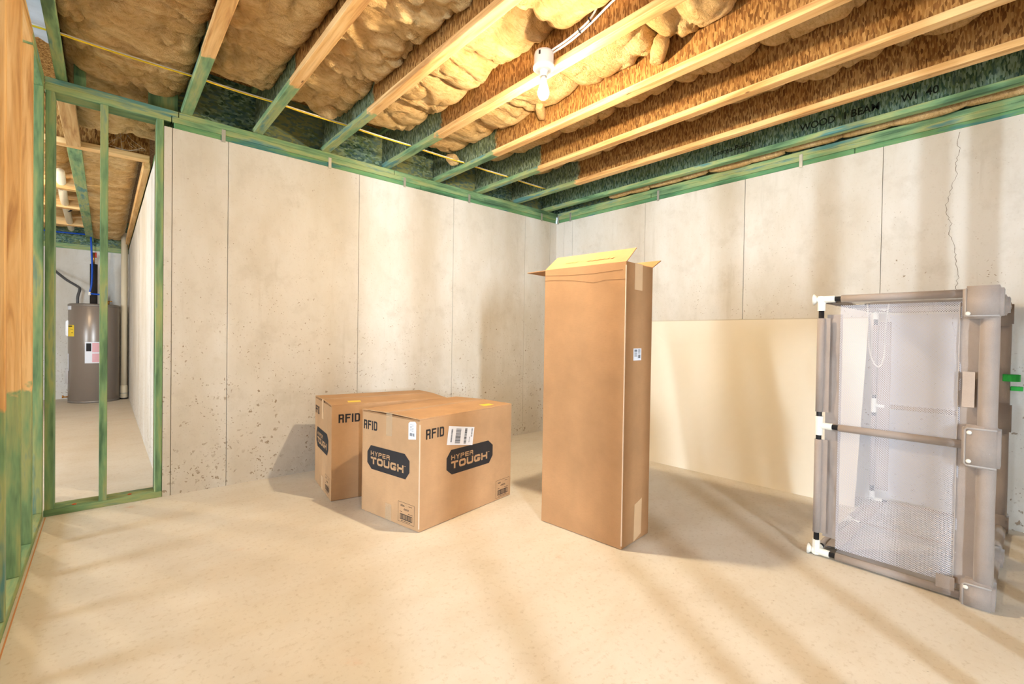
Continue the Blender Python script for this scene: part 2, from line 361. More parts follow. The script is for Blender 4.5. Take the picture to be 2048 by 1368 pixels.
# ---- sill and top plates on the concrete
def plates(parent, axis, face, depth, courses):
    rg = random.Random(3)
    for z0, z1, off, cuts, mat in courses:
        for lo, hi in zip(cuts[:-1], cuts[1:]):
            a, b = lo+.002, hi-.002
            f0, f1 = face+off, face+depth
            m = MB().box((a, f0, z0), (b, f1, z1)) if axis == 0 else MB().box((f0, a, z0), (f1, b, z1))
            obj('sill_plate', m, mat, parent, bevel=.003)
SILL_X = wood('sill_teal_x', 0, 1, 'all', False, (.42, .82, .80)); SILL_Y = wood('sill_teal_y', 1, 1, 'all', False, (.42, .82, .80))
plates(wA, 0, YA, .19, [(ZC, ZC+.039, .004, [.335, 2.2, 4.03], SILL_X), (ZC+.039, ZC+.077, -.004, [.325, 2.95, 4.03], GREEN_X), (ZC+.077, ZP, -.003, [.362, 1.93, 4.03], GREEN_X)])
plates(wB, 1, XB, .14, [(ZC, ZC+.039, .004, [-3.95, -2, .9, 3.82], SILL_Y), (ZC+.039, ZC+.077, -.004, [-3.95, -1, 2.55, 3.81], GREEN_Y), (ZC+.077, ZP, -.002, [-3.95, -.5, 3.81], GREEN_Y)])
obj('sill_plate', MB().box((.30, YA+.2, ZC), (.46, YF, ZP)), GREEN_Y, wC, bevel=.003)
obj('ledger_plate', MB().box((.235, 5.06, ZC+.03), (.283, YF, ZC+.115)), wood('ledger', 1, .95), wC, bevel=.003)
obj('sill_plate', MB().box((XL, YF-.02, ZC-.06), (.28, YF+.16, ZC+.02)), GREEN_X, bpy.data.objects['wall_far'], bevel=.003)
for x in (.62, 1.36, 2.03, 2.75, 3.78):
    obj('strap_tie', MB().box((x-.012, YA-.0075, ZC-.012), (x+.012, YA-.0035, ZC+.075)), GALV, wA, bevel=.001)
for y in (3.60, 2.47, 1.24, 3.79):
    obj('strap_tie', MB().box((XB-.0075, y-.012, ZC-.012), (XB-.0035, y+.012, ZC+.09)), GALV, wB, bevel=.001)

# ---- stud walls
def stud(parent, x, y, z0, z1, dx, dy, mat, name='stud'): return obj(name, MB().box((x, y, z0), (x+dx, y+dy, z1)), mat, parent, bevel=.0025)
wl = empty('wall_left', (0, 0, 0), kind='structure')
for i, y in enumerate([-.04, .40, .81, 1.22, 1.63, 2.04, 2.452, 2.862, 3.272, 3.779]):
    stud(wl, X0-.09, y, .038, 2.489, .09, .038, GREEN_Z if i == 9 else PINE_Z)
obj('bottom_plate', MB().box((X0-.09, -.55, 0), (X0, 3.819, .038)), GREEN_Y, wl, bevel=.0025)
obj('top_plate', MB().box((X0-.09, -.55, 2.489), (X0, 3.819, 2.527)), PLATE_Y, wl, bevel=.0025)
obj('top_plate', MB().box((X0-.09, -.55, 2.527), (X0, 3.819, ZP)), PLATE_Y, wl, bevel=.0025)
wp = empty('wall_partition', (0, 0, 0), kind='structure')
for x in (-.267, -.029, .245): stud(wp, x, YA, .038, 2.489, .038, .14, GREEN_Z)
obj('bottom_plate', MB().box((-.271, YA-.002, 0), (.284, YA+.14, .038)), GREEN_X, wp, bevel=.0025)
obj('top_plate', MB().box((-.271, YA-.002, 2.489), (.322, YA+.14, 2.527)), GREEN_X, wp, bevel=.0025)
obj('top_plate', MB().box((-.271, YA-.003, 2.527), (.36, YA+.14, ZP)), GREEN_X, wp, bevel=.0025)
for x, y in ((-.14, YA+.03), (.12, YA+.05)):
    obj('nail_head', MB().lathe([(.011, 0), (.011, .003), (.004, .006)], (x, y, .038), 8), plain('rust_red', srgb(196, 96, 60), .7), wp)
# the stud wall behind the camera, with the doorway it looks through
wn = empty('wall_near', (0, 0, 0), kind='structure')
for x in (-.36, .38, .86, 1.085, 1.125, 1.55, 1.96, 2.40, 2.86, 3.07, 3.52, 3.98): stud(wn, x, -.60, .038 if x > 0 else 0, 2.489, .038, .09, PINE_Z)
obj('panel', MB().box((-.36, -.51, 0), (.09, -.497, 2.489)), DRYWALL, wn)  # unseen panel added to cut off the daylight left of the doorway
stud(wn, .052, -.60, 0, 2.489, .038, .09, PINE_Z)
obj('bottom_plate', MB().box((.38, -.60, 0), (XB, -.51, .038)), GREEN_X, wn)
obj('header', MB().box((-.36, -.60, 2.489), (XB, -.51, ZP)), PINE_X, wn)

# ------------------------------------------------------------------ I-joists
JR = [-.178, .438, .872, 1.362, 1.885, 2.406, 2.912, 3.425, 3.902]
FW = .0635
JL = ['I-joist beside the stud wall, running on past the partition', 'I-joist landing at the end of the green partition plate', 'second I-joist out from the green stud partition',
      'third I-joist out from the green stud partition, next to the bulb joist', 'I-joist with the bare bulb holder nailed to its side', 'I-joist on the right-wall side of the bulb joist',
      'third I-joist out from the right concrete wall', 'second I-joist out from the right concrete wall', 'green I-joist printed with lettering along the right concrete wall']
JW = []
for i, (xr, lab) in enumerate(zip(JR, JL)):
    w = .047 if i == 0 else FW
    xl = xr-w; xc = xr-w/2; y1 = 4.95 if i == 0 else 3.898
    j = empty('i_joist', (xc, y1, ZP), label=lab, cat='joist', group='floor joists overhead')
    fl = FLANGE8 if i == 8 else FLANGE0 if i == 0 else FLANGE
    L = y1+.55 if True else 0
    obj('bottom_flange', MB().box((-w/2, -L, 0), (w/2, 0, .038)), fl, j, bevel=.003)
    obj('web', MB().box((-.005, -L, .03), (.005, 0, .33)), OSB8 if i == 8 else OSB, j)
    obj('top_flange', MB().box((-w/2, -L, .318), (w/2, 0, .355)), fl, j)
    JW.append(xc)

def text_mesh(body, size, name='text', ext=0):
    c = bpy.data.curves.new(name, 'FONT'); c.body = body; c.size = size; c.extrude = ext; c.offset = size*.012; c.resolution_u = 3
    o = bpy.data.objects.new(name, c); COL.objects.link(o)
    dg = bpy.context.evaluated_depsgraph_get(); dg.update()
    me = bpy.data.meshes.new_from_object(o.evaluated_get(dg)); bpy.data.objects.remove(o); return me
def put_text(body, size, origin, ux, uy, mat, parent, name='printed_text', sx=1):
    me = text_mesh(body, size); ux, uy = Vector(ux), Vector(uy); n = ux.cross(uy)
    for v in me.vertices:
        v.co = Vector(origin) + ux*v.co.x*sx + uy*v.co.y + n*.0006
    me.materials.clear(); return obj(name, me, mat, parent)
j8 = [o for o in bpy.data.objects if o.get('label') == JL[8]][0]
j8y = 3.898
for body, y, sz in (('Georgia-Pacific', 1.86, .058), ('WOOD', 1.20, .072), ('I', .93, .072), ('BEAM', .89, .072), ('WI', .62, .07), ('40', .50, .07)):
    put_text(body, sz, (-.0056, y-j8y, .085), (0, -1, 0), (0, 0, 1), plain('faded_ink', srgb(24, 34, 26), .9), j8, 'printed_lettering', .9)

# ------------------------------------------------------------------ fibreglass batts
def fbm(x, y, z, o=4):
    s = 0; a = 1; t = 0
    for _ in range(o):
        s += a*noise.noise(Vector((x, y, z))); t += a; x *= 2.1; y *= 2.1; z *= 2.1; a *= .5
    return s/t
def batt_mesh(w, L, seed, sag, tilt=0, res=.017, rough=1.0):
    """a pillow of fibreglass: local x 0..w, y 0..L, underside near z=0, flat top at .12"""
    nu, nv = max(8, int(w/res)), max(6, int(L/res)); mb = MB(); sd = seed*7.31
    def fn(u, v):
        e = 1-(2*u-1)**6; g = min(v, 1-v)*L
        d = 1-math.exp(-g/.035)
        x = u*w; y = v*L
        z = -sag*e*(.45+.55*d) + tilt*(u-.5) + .055*(1-d) + .020*(1-e)
        cr = abs(fbm(x*2.0+sd, y*3.4, sd, 2))
        cr2 = abs(fbm(x*5.0-sd, y*3.0+sd, 2*sd, 2))
        z += (.034*math.exp(-(cr/.045)**2) + .018*math.exp(-(cr2/.05)**2))*max(1, rough*1.1) + rough*(.050*fbm(x*3.4+sd, y*7, 3, 3) + .020*fbm(x*10, y*22+sd, 7, 3))
        return (x + .012*fbm(0, y*9+sd, 2, 2)*(1 if u > .5 else -1)*abs(2*u-1), y + .03*fbm(x*7, sd, 4, 2)*(1 if v in (0, 1) else .3), z)
    mb.grid(fn, nu, nv)
    n = (nu+1)*(nv+1); ring = [i for i in range(nu+1)] + [j*(nu+1)+nu for j in range(1, nv+1)] + [nv*(nu+1)+i for i in range(nu-1, -1, -1)] + [j*(nu+1) for j in range(nv-1, 0, -1)]
    top = []
    for i in ring:
        x, y, z = mb.v[i]; top.append(len(mb.v)); mb.v.append((x, y, .095))
    k = len(ring)
    for i in range(k): mb.f.append((ring[i], ring[(i+1) % k], top[(i+1) % k], top[i]))
    mb.f.append(tuple(top))
    return mb.mesh('batt', 0, True)
rb = random.Random(11)
BL = ['tan fiberglass batt over the green stud partition', 'tan fiberglass batt in the first back-wall bay', 'tan fiberglass batt in the second back-wall bay', 'yellow fiberglass batt left of the bulb joist', 'yellow fiberglass batt right of the bulb joist', 'shaded fiberglass batt in the third bay from the right wall', 'shaded fiberglass batt in the second bay from the right wall', 'shaded fiberglass batt in the bay along the right wall']
HB = [2.70, 2.70, 2.715, 2.735, 2.745, 2.775, 2.785, 2.82]
ORD = ['first', 'second', 'third', 'fourth', 'fifth', 'sixth', 'seventh', 'eighth', 'ninth', 'tenth', 'eleventh', 'twelfth', 'thirteenth']
BG = ['batts over the partition', 'batts in the first back-wall bay', 'batts in the second back-wall bay', 'batts left of the bulb joist', 'batts right of the bulb joist', 'batts third bay from the right wall', 'batts second bay from the right wall', 'batts along the right wall']
for b in range(8):
    xl, xr = JW[b]+.008, JW[b+1]-.008
    y = 4.92 if b == 0 else 3.56 - .12*rb.random(); k = 0
    while y > .1:
        L = rb.uniform(.30, .62) if b >= 2 else rb.uniform(.45, .85)
        me = batt_mesh(xr-xl, L-.004, b*10+k, rb.uniform(.03, .05), rb.uniform(-.025, .025), .017, .45 if b >= 3 else 1.35)
        obj('insulation_batt', me, BATT_W if b in (3, 4) else BATT, label=BL[b] + ', %s from the back' % ORD[k], cat='insulation', group=BG[b],
            loc=(xl, y-L, HB[b] + rb.uniform(-.02, .02)))
        y -= L; k += 1
# folded scraps hanging from the batts
def scrap(name, c, size, rx, ry, rz, seed, mat, label, group=None):
    mb = MB(); n = 14
    def fn(u, v):
        th = u*2*PI; ph = v*PI
        q = Vector((math.copysign(abs(math.sin(ph)*math.cos(th))**.6, math.cos(th)), math.copysign(abs(math.sin(ph)*math.sin(th))**.6, math.sin(th)), math.copysign(abs(math.cos(ph))**.7, math.cos(ph))))
        k = 1 + .22*fbm(q.x*2+seed, q.y*2, q.z*2, 3)
        return Vector((q.x*size[0]*k, q.y*size[1]*k, q.z*size[2]*k))
    mb.grid(fn, n, n)
    o = obj(name, mb, mat, smooth=True, label=label, cat='insulation', group=group, loc=c); o.rotation_euler = (rx, ry, rz); return o
scrap('insulation_scrap', (1.15, 3.38, 2.69), (.05, .13, .045), .5, .2, .5, 3, BATT, 'folded flap of insulation drooping over the yellow cable by the back wall')
scrap('insulation_scrap', (2.28, 3.42, 2.64), (.06, .05, .03), 0, .3, .5, 5, BATT_W, 'small torn tuft of insulation below the cable beyond the bulb joist')
scrap('insulation_scrap', (2.30, 1.42, 2.70), (.045, .10, .05), 0, .25, -.9, 9, BATT_W, 'upright rolled lump of insulation in the bay beside the bulb')
scrap('insulation_scrap', (2.29, 2.34, 2.68), (.03, .10, .03), 0, .2, -.9, 12, BATT_W, 'thin rolled strip of insulation lying below the bulb in its bay')
# sill insulation along the right wall
rs = random.Random(4)
yy = 3.0
k = 0
while yy > -.4:
    L = rs.uniform(.20, .34)
    scrap('sill_insulation', (3.995, yy-L/2, ZP+.028), (.035, L*.60, .026+.016*rs.random()), rs.uniform(-.05, .05), 0, 0, 20+k, BATT_W, 'scrap of insulation on the right-wall plate, %s from the room corner' % ORD[k], 'scraps along the right-wall plate')
    yy -= L*rs.uniform(.95, 1.25); k += 1

# ------------------------------------------------------------------ blocking and corridor framing beyond the partition
obj('blocking', MB().box((-.150, 3.85, ZP), (-.095, 3.89, ZS)), GREEN_Z, label='narrow green block standing on the partition plate by the stud wall', cat='block', bevel=.002)
obj('blocking', MB().box((.205, 3.87, ZP), (.362, 3.91, ZS)), GREEN_Z, label='wide green block standing on the partition plate by the concrete wall', cat='block', bevel=.002)
bm_ = empty('cross_beam', (-.9, 5.03, ZP-.03), label='I-beam crossing the ceiling behind the green partition', cat='beam')
obj('bottom_flange', MB().box((-2.0, -.045, 0), (1.175, .045, .045)), FLANGE_C, bm_, bevel=.003)
obj('web', MB().box((-2.0, -.012, .04), (1.175, .012, .36)), OSB_DARK, bm_)
obj('plank', MB().box((-.235, 3.975, ZP-.038), (-.15, 4.985, ZP-.004)), wood('old_plank', 1, .75), label='weathered plank overhead between partition and cross beam', cat='plank', bevel=.002)
obj('plank', MB().box((-.235, 5.075, ZP-.04), (-.148, YF-.03, ZP-.004)), GREEN_Y, label='green plank running overhead from the cross beam towards the water heater', cat='plank', bevel=.002)
for i, y in enumerate((6.74, 7.78, 9.02)):
    obj('ceiling_board', MB().box((-2.4, y-.045, ZP-.003), (-.16, y+.045, ZP+.2)), PINE_X, label=['raw pine board crossing overhead, first beyond the cross beam', 'raw pine board crossing overhead, second beyond the cross beam', 'raw pine board crossing overhead next to the water heater wall'][i], cat='board', bevel=.003)
rb = random.Random(31)
y = 5.10; k = 0
while y < YF-.2:
    L = rb.uniform(.5, .9)
    if YF-.1-y-L < .3: L = YF-.1-y
    obj('insulation_batt', batt_mesh(.46, L-.004, 200+k, .05, .02, .03), BATT, label='sagging tan corridor batt beside the concrete wall, %s past the cross beam' % ORD[k], cat='insulation', group='corridor batts by the concrete wall', loc=(-.235, y, 2.62+rb.uniform(-.02, .02)))
    obj('insulation_batt', batt_mesh(.9, L-.004, 300+k, .05, .02, .04), BATT, label='tan corridor batt above the raw pine boards, %s past the cross beam' % ORD[k], cat='insulation', group='corridor batts above the boards', loc=(-1.16, y, 2.73+rb.uniform(-.02, .02)))
    y += L; k += 1
def foil_fn(u, v):
    x, y = -1.15+.915*u, .3+3.70*v
    return (x, y, 2.83 + .03*fbm(x*5, y*4, 1, 3) + .02*math.exp(-(fbm(x*3, y*5, 5, 2)/.06)**2))
obj('foil_facing', MB().grid(foil_fn, 24, 70), FOIL, smooth=True, label='wrinkled silver facing sheet overhead beside the raw stud wall', cat='insulation')
# drain pipe and blue line overhead in the corridor
dp = empty('drain_pipe', (-.37, 6.3, 2.60), label='white plastic drain pipe strapped under the corridor ceiling', cat='pipe')
obj('pipe', MB().tube([(.03, 0, .03), (0, 1.2, .02), (-.02, 3.2, 0)], .037, 14), PVC, dp, smooth=True)
for yy in (.55, 1.75): obj('pipe_strap', MB().tube([(.012, yy, .02), (.012, yy+.03, .02)], .041, 14), BLACK, dp)
obj('water_line', MB().tube([(-1.6, 9.95, 2.60), (-.6, 9.98, 2.60), (-.12, 9.86, 2.595)], .012, 8), PEX, smooth=True, label='blue plastic water line crossing overhead above the water heater', cat='pipe')
# cobweb strands under the cross beam
mb = MB(); rw = random.Random(8)
for k in range(12):
    a = Vector((rw.uniform(0, .25), 4.85, 2.53+rw.uniform(0, .10))); b = Vector((rw.uniform(.02, .25), 4.96, 2.58+rw.uniform(-.02, .2)))
    mb.tube([a, (a+b)/2+Vector((0, 0, -.02)), b], .0012, 4)
obj('cobweb', mb, WEB_M, label='wispy cobweb hanging in front of the cross beam', cat='cobweb')

# ------------------------------------------------------------------ cables
def cable(name, pts, r, mat, label, flat=.6, n=8): return obj(name, MB().tube(pts, r, n, flat=flat), mat, smooth=True, label=label, cat='cable')
def swag(z, dy, xs, sag=.006):
    p = []
    for a, b in zip(xs[:-1], xs[1:]):
        for k in range(4):
            t = k/4; p.append((a+(b-a)*t, 3.36+dy+.02*(a/3.0), z - sag*4*t*(1-t)))
    p.append((xs[-1], 3.385+dy, z)); return p
cable('yellow_cable', swag(2.617, -.012, [-.6, -.2]+JW[1:8]), .0065, NMY, 'yellow electrical cable strung through the joists by the back wall')
cable('white_cable', swag(2.632, .008, [-.6, -.2]+JW[1:8], .004), .0065, NMW, 'white electrical cable strung beside the yellow one through the joists')
cable('white_cable', [(2.385, .60, 2.80), (2.355, .66, 2.775), (2.345, .72, 2.748), (2.36, .80, 2.73), (2.372, .83, 2.728)], .007, NMW, 'short loop of white cable on the joist web past the bulb joist')

# ------------------------------------------------------------------ bare bulb on its holder
LX, LY = 1.755, 1.775
lp = empty('bulb_fixture', (LX, LY, 2.40), label='bare glowing bulb in a white plastic ceiling holder', cat='light')
jb = obj('junction_box', MB().lathe([(.050, .145), (.052, .15), (.052, .205), (.049, .218), (.03, .222)], (0, 0, 0), 28), plain('grey_box', srgb(206, 198, 190), .5), lp, smooth=True)
obj('box_slot', MB().box((-.051, -.022, .185), (-.040, -.012, .205)), BLACK, jb)
obj('mounting_nail', MB().box((.045, -.012, .165), (.075, .012, .205)), BRASS, jb, bevel=.002)
obj('holder_disc', MB().lathe([(.026, .122), (.050, .126), (.058, .133), (.058, .144), (.052, .147)], (0, 0, 0), 28), WHITE, lp, smooth=True)
obj('socket', MB().lathe([(.018, .092), (.0195, .095), (.0195, .11), (.026, .124)], (0, 0, 0), 20), WHITE, lp, smooth=True)
obj('bulb_cap', MB().lathe([(.014, .078), (.017, .082), (.017, .094)], (0, 0, 0), 16), GALV, lp, smooth=True)
prof = [(.004, -.030), (.014, -.027), (.023, -.018), (.029, -.004), (.030, .010), (.027, .028), (.021, .048), (.016, .066), (.0145, .080)]
dome = [q for q in prof if q[1] < .015]; neck = [q for q in prof if q[1] > .005]
NECK = emit('bulb_neck_glow', BULB_COL, 5.0)
bulb = obj('bulb_dome', MB().lathe(dome, (0, 0, 0), 16), None, lp, smooth=True)
obj('bulb_neck', MB().lathe(neck, (0, 0, 0), 16), NECK, lp, smooth=True)
barea = sum(PI*(a[0]+b[0])*math.hypot(a[0]-b[0], a[1]-b[1]) for a, b in zip(dome[:-1], dome[1:]))
bulb.data.materials.append(emit('bulb_glow', BULB_COL, BULB_POWER/(PI*barea)))
cA = [(LX+.01, LY-.02, 2.612), (LX+.03, LY-.06, 2.632), (LX+.05, LY-.14, 2.655), (LX+.065, LY-.24, 2.69), (LX+.06, LY-.30, 2.725), (LX+.04, LY-.33, 2.76), (LX+.03, LY-.36, 2.80)]
cB = [(LX+.022, LY-.012, 2.606), (LX+.042, LY-.055, 2.624), (LX+.060, LY-.14, 2.645), (LX+.078, LY-.25, 2.685), (LX+.083, LY-.40, 2.735), (LX+.085, LY-.52, 2.758), (LX+.09, LY-.70, 2.762)]
def smooth_path(p, k=5):
    p = [Vector(q) for q in p]; o = []
    for i in range(len(p)-1):
        a, b, c, d2 = p[max(i-1, 0)], p[i], p[i+1], p[min(i+2, len(p)-1)]
        for j in range(k):
            t = j/k; o.append(.5*((2*b)+(c-a)*t+(2*a-5*b+4*c-d2)*t*t+(3*b-a-3*c+d2)*t**3))
    return o+[p[-1]]
cable('white_cable', smooth_path(cA), .0065, NMW, 'white cable rising from the bulb holder into the insulation', .7)
w2 = cable('white_cable', smooth_path(cB), .0065, NMW, 'white cable running from the bulb holder along the joist', .7)
for q in (.19, .255):
    obj('cable_tie', MB().tube([(LX+.062, LY-q, 2.668+(q-.19)*.4), (LX+.063, LY-q-.005, 2.670+(q-.19)*.4)], .014, 10), BLACK, w2)
# the corridor's own bulb, out of view to the left: it throws the partition studs' shadows towards the camera
q = empty('corridor_bulb_offscreen', (-1.5, 6.2, 2.50), label='bare bulb in a holder over the corridor by the water heater', cat='light')
obj('holder_disc', MB().lathe([(.026, .105), (.050, .109), (.058, .116), (.058, .24)], (0, 0, 0), 20), WHITE, q, smooth=True)
bb = obj('bulb_dome_offscreen', MB().lathe(dome, (0, 0, 0), 16), None, q, smooth=True)
obj('bulb_neck_offscreen', MB().lathe(neck + [(.0195, .110)], (0, 0, 0), 16), NECK, q, smooth=True)
bb.data.materials.append(emit('corridor_bulb_glow', BULB_COL, BULB_POWER*.75/(PI*barea)))

# ------------------------------------------------------------------ block lettering for the cartons
def ring(x0, y0, x1, y1, t, c, skip=(), sq=()):
    """octagonal ring as convex quads; skip: sides left out, sq: corners kept square"""
    def octo(a0, b0, a1, b1, ch):
        k = lambda n: 0 if n in sq else ch
        return [(a0+k('bl'), b0), (a1-k('br'), b0), (a1, b0+k('br')), (a1, b1-k('tr')), (a1-k('tr'), b1), (a0+k('tl'), b1), (a0, b1-k('tl')), (a0, b0+k('bl'))]
    o = octo(x0, y0, x1, y1, c); i = octo(x0+t[0], y0+t[1], x1-t[0], y1-t[1], c*.45)
    names = ['b', 'br', 'r', 'tr', 't', 'tl', 'l', 'bl']
    return [[o[k], o[(k+1) % 8], i[(k+1) % 8], i[k]] for k in range(8) if names[k] not in skip]
def rect(x0, y0, x1, y1): return [[(x0, y0), (x1, y0), (x1, y1), (x0, y1)]]
def glyph(ch, w, t):
    tx, ty = t*1.0, t*.95; c = .22*min(w, 1)
    if ch == 'H': return rect(0, 0, tx, 1)+rect(w-tx, 0, w, 1)+rect(0, .5-ty/2, w, .5+ty/2)
    if ch == 'T': return rect(0, 1-ty, w, 1)+rect(w/2-tx/2, 0, w/2+tx/2, 1)
    if ch == 'I': return rect(0, 0, tx, 1)
    if ch == 'F': return rect(0, 0, tx, 1)+rect(0, 1-ty, w, 1)+rect(0, .46, w*.88, .46+ty)
    if ch == 'E': return rect(0, 0, tx, 1)+rect(0, 1-ty, w, 1)+rect(0, .5-ty/2, w*.95, .5+ty/2)+rect(0, 0, w, ty)
    if ch == 'Y': return [[(0, 1), (w/2-tx/2, .45), (w/2+tx/2, .45), (tx*1.15, 1)], [(w, 1), (w-tx*1.15, 1), (w/2-tx/2, .45), (w/2+tx/2, .45)]]+rect(w/2-tx/2, 0, w/2+tx/2, .46)
    if ch == 'O': return ring(0, 0, w, 1, (tx, ty), c)
    if ch == 'U': return ring(0, 0, w, 1, (tx, ty), c, ('t', 'tl', 'tr'), ('tl', 'tr'))+rect(0, .8, tx, 1)+rect(w-tx, .8, w, 1)
    if ch == 'G': return ring(0, 0, w, 1, (tx, ty), c, ('r',))+rect(w-tx, .2, w, .56)+rect(w*.5, .56-ty, w, .56)+rect(w-tx, .70, w, .79)
    if ch == 'D': return ring(0, 0, w, 1, (tx, ty), c, (), ('bl', 'tl'))
    if ch in 'PR':
        g = rect(0, 0, tx, 1)+ring(0, .40, w, 1, (tx, ty), c*.8, (), ('bl', 'tl'))
        if ch == 'R': g += [[(w-tx*1.05, 0), (w, 0), (w*.98, .44), (w*.98-tx*1.05, .44)]]
        return g
    return []
def word(mb, txt, x, y, h, ratio, t, gap, pt, off):
    """pt(x, y, off) maps face coordinates to carton coordinates"""
    for ch in txt:
        if ch == ' ': x += .3*h; continue
        wg = (t if ch == 'I' else ratio)
        for poly in glyph(ch, wg, t):
            mb.add([pt(x+px*h, y+py*h, off) for px, py in poly], [tuple(range(len(poly)))])
        x += (wg+gap)*h
    return x
def fill_rect(mb, x0, y0, x1, y1, pt, off): mb.add([pt(x0, y0, off), pt(x1, y0, off), pt(x1, y1, off), pt(x0, y1, off)], [(0,1,2,3)])
def barcode(mb, x0, y0, x1, y1, pt, off, seed, vertical=False):
    r = random.Random(seed); p = 0
    L = (y1-y0) if vertical else (x1-x0)
    while p < L:
        w = r.choice((.0015, .0022, .0035))
        if vertical: fill_rect(mb, x0, y0+p, x1, min(y0+p+w, y1), pt, off)
        else: fill_rect(mb, x0+p, y0, min(x0+p+w, x1), y1, pt, off)
        p += w + r.choice((.0015, .0022, .003))
def print_face(parent, w, h, pt, seed, rf, logo, mark, rf_h):
    # RFID
    mb = MB(); word(mb, 'RFID', rf[0], rf[1], rf_h, .62, .19, .13, pt, .0006); obj('printed_text', mb, INK, parent)
    # logo plate
    x0, y0, x1, y1 = logo; c = (y1-y0)*.30; mb = MB()
    P = [(x0+c, y0), (x1-c*.8, y0), (x1, y0+c), (x1, y1-c*.8), (x1-c, y1), (x0+c*.8, y1), (x0, y1-c), (x0, y0+c*.8)]
    mb.add([pt(a, b, .0006) for a, b in P], [tuple(range(8))])
    lg = obj('printed_logo', mb, INK, parent)
    mb = MB(); H = y1-y0; Wd = x1-x0
    word(mb, 'HYPER', x0+.09*Wd, y0+.58*H, .19*H, 1.14, .23, .26, pt, .0012)
    hT = .30*H; k = (.78*Wd)/(hT*(5*1.0+4*.14))
    word(mb, 'TOUGH', x0+.09*Wd, y0+.225*H, hT, 1.0*k, .29, .14*k, pt, .0012)
    for a in (.885, .905): fill_rect(mb, x0+a*Wd, y0+.49*H, x0+(a+.012)*Wd, y0+.52*H, pt, .0012)
    obj('logo_lettering', mb, KRAFT_INK, lg)
    # shipping mark with barcode
    x0, y0, x1, y1 = mark; mb = MB(); t = .0016
    for q in ((x0, y0, x1, y0+t), (x0, y1-t, x1, y1), (x0, y0, x0+t, y1), (x1-t, y0, x1, y1)): fill_rect(mb, *q, pt, .0006)
    a, b = x0+.12*(x1-x0), x0+.88*(x1-x0); c0, c1 = y0+.14*(y1-y0), y0+.42*(y1-y0)
    for q in ((a, c0, b, c0+.003), (a, c1-.003, b, c1), (a, c0, a+.003, c1), (b-.003, c0, b, c1)): fill_rect(mb, *q, pt, .0006)
    barcode(mb, a+.008, c0+.003, b-.008, c1-.003, pt, .0006, seed)
    r = random.Random(seed)
    for ly, lx, n in ((.84, .16, 3), (.79, .16, 3), (.86, .66, 3), (.68, .38, 4), (.63, .34, 5), (.50, .12, 2), (.48, .62, 4), (.06, .2, 8)):
        xx = x0+lx*(x1-x0)
        for q in range(n):
            wq = r.uniform(.005, .010); fill_rect(mb, xx, y0+ly*(y1-y0), min(xx+wq, x1-.004), y0+ly*(y1-y0)+.0035, pt, .0006); xx += wq+.003
    obj('shipping_mark', mb, INK, parent, kind='stuff')
BW, BD, BH = .822, .543, .632
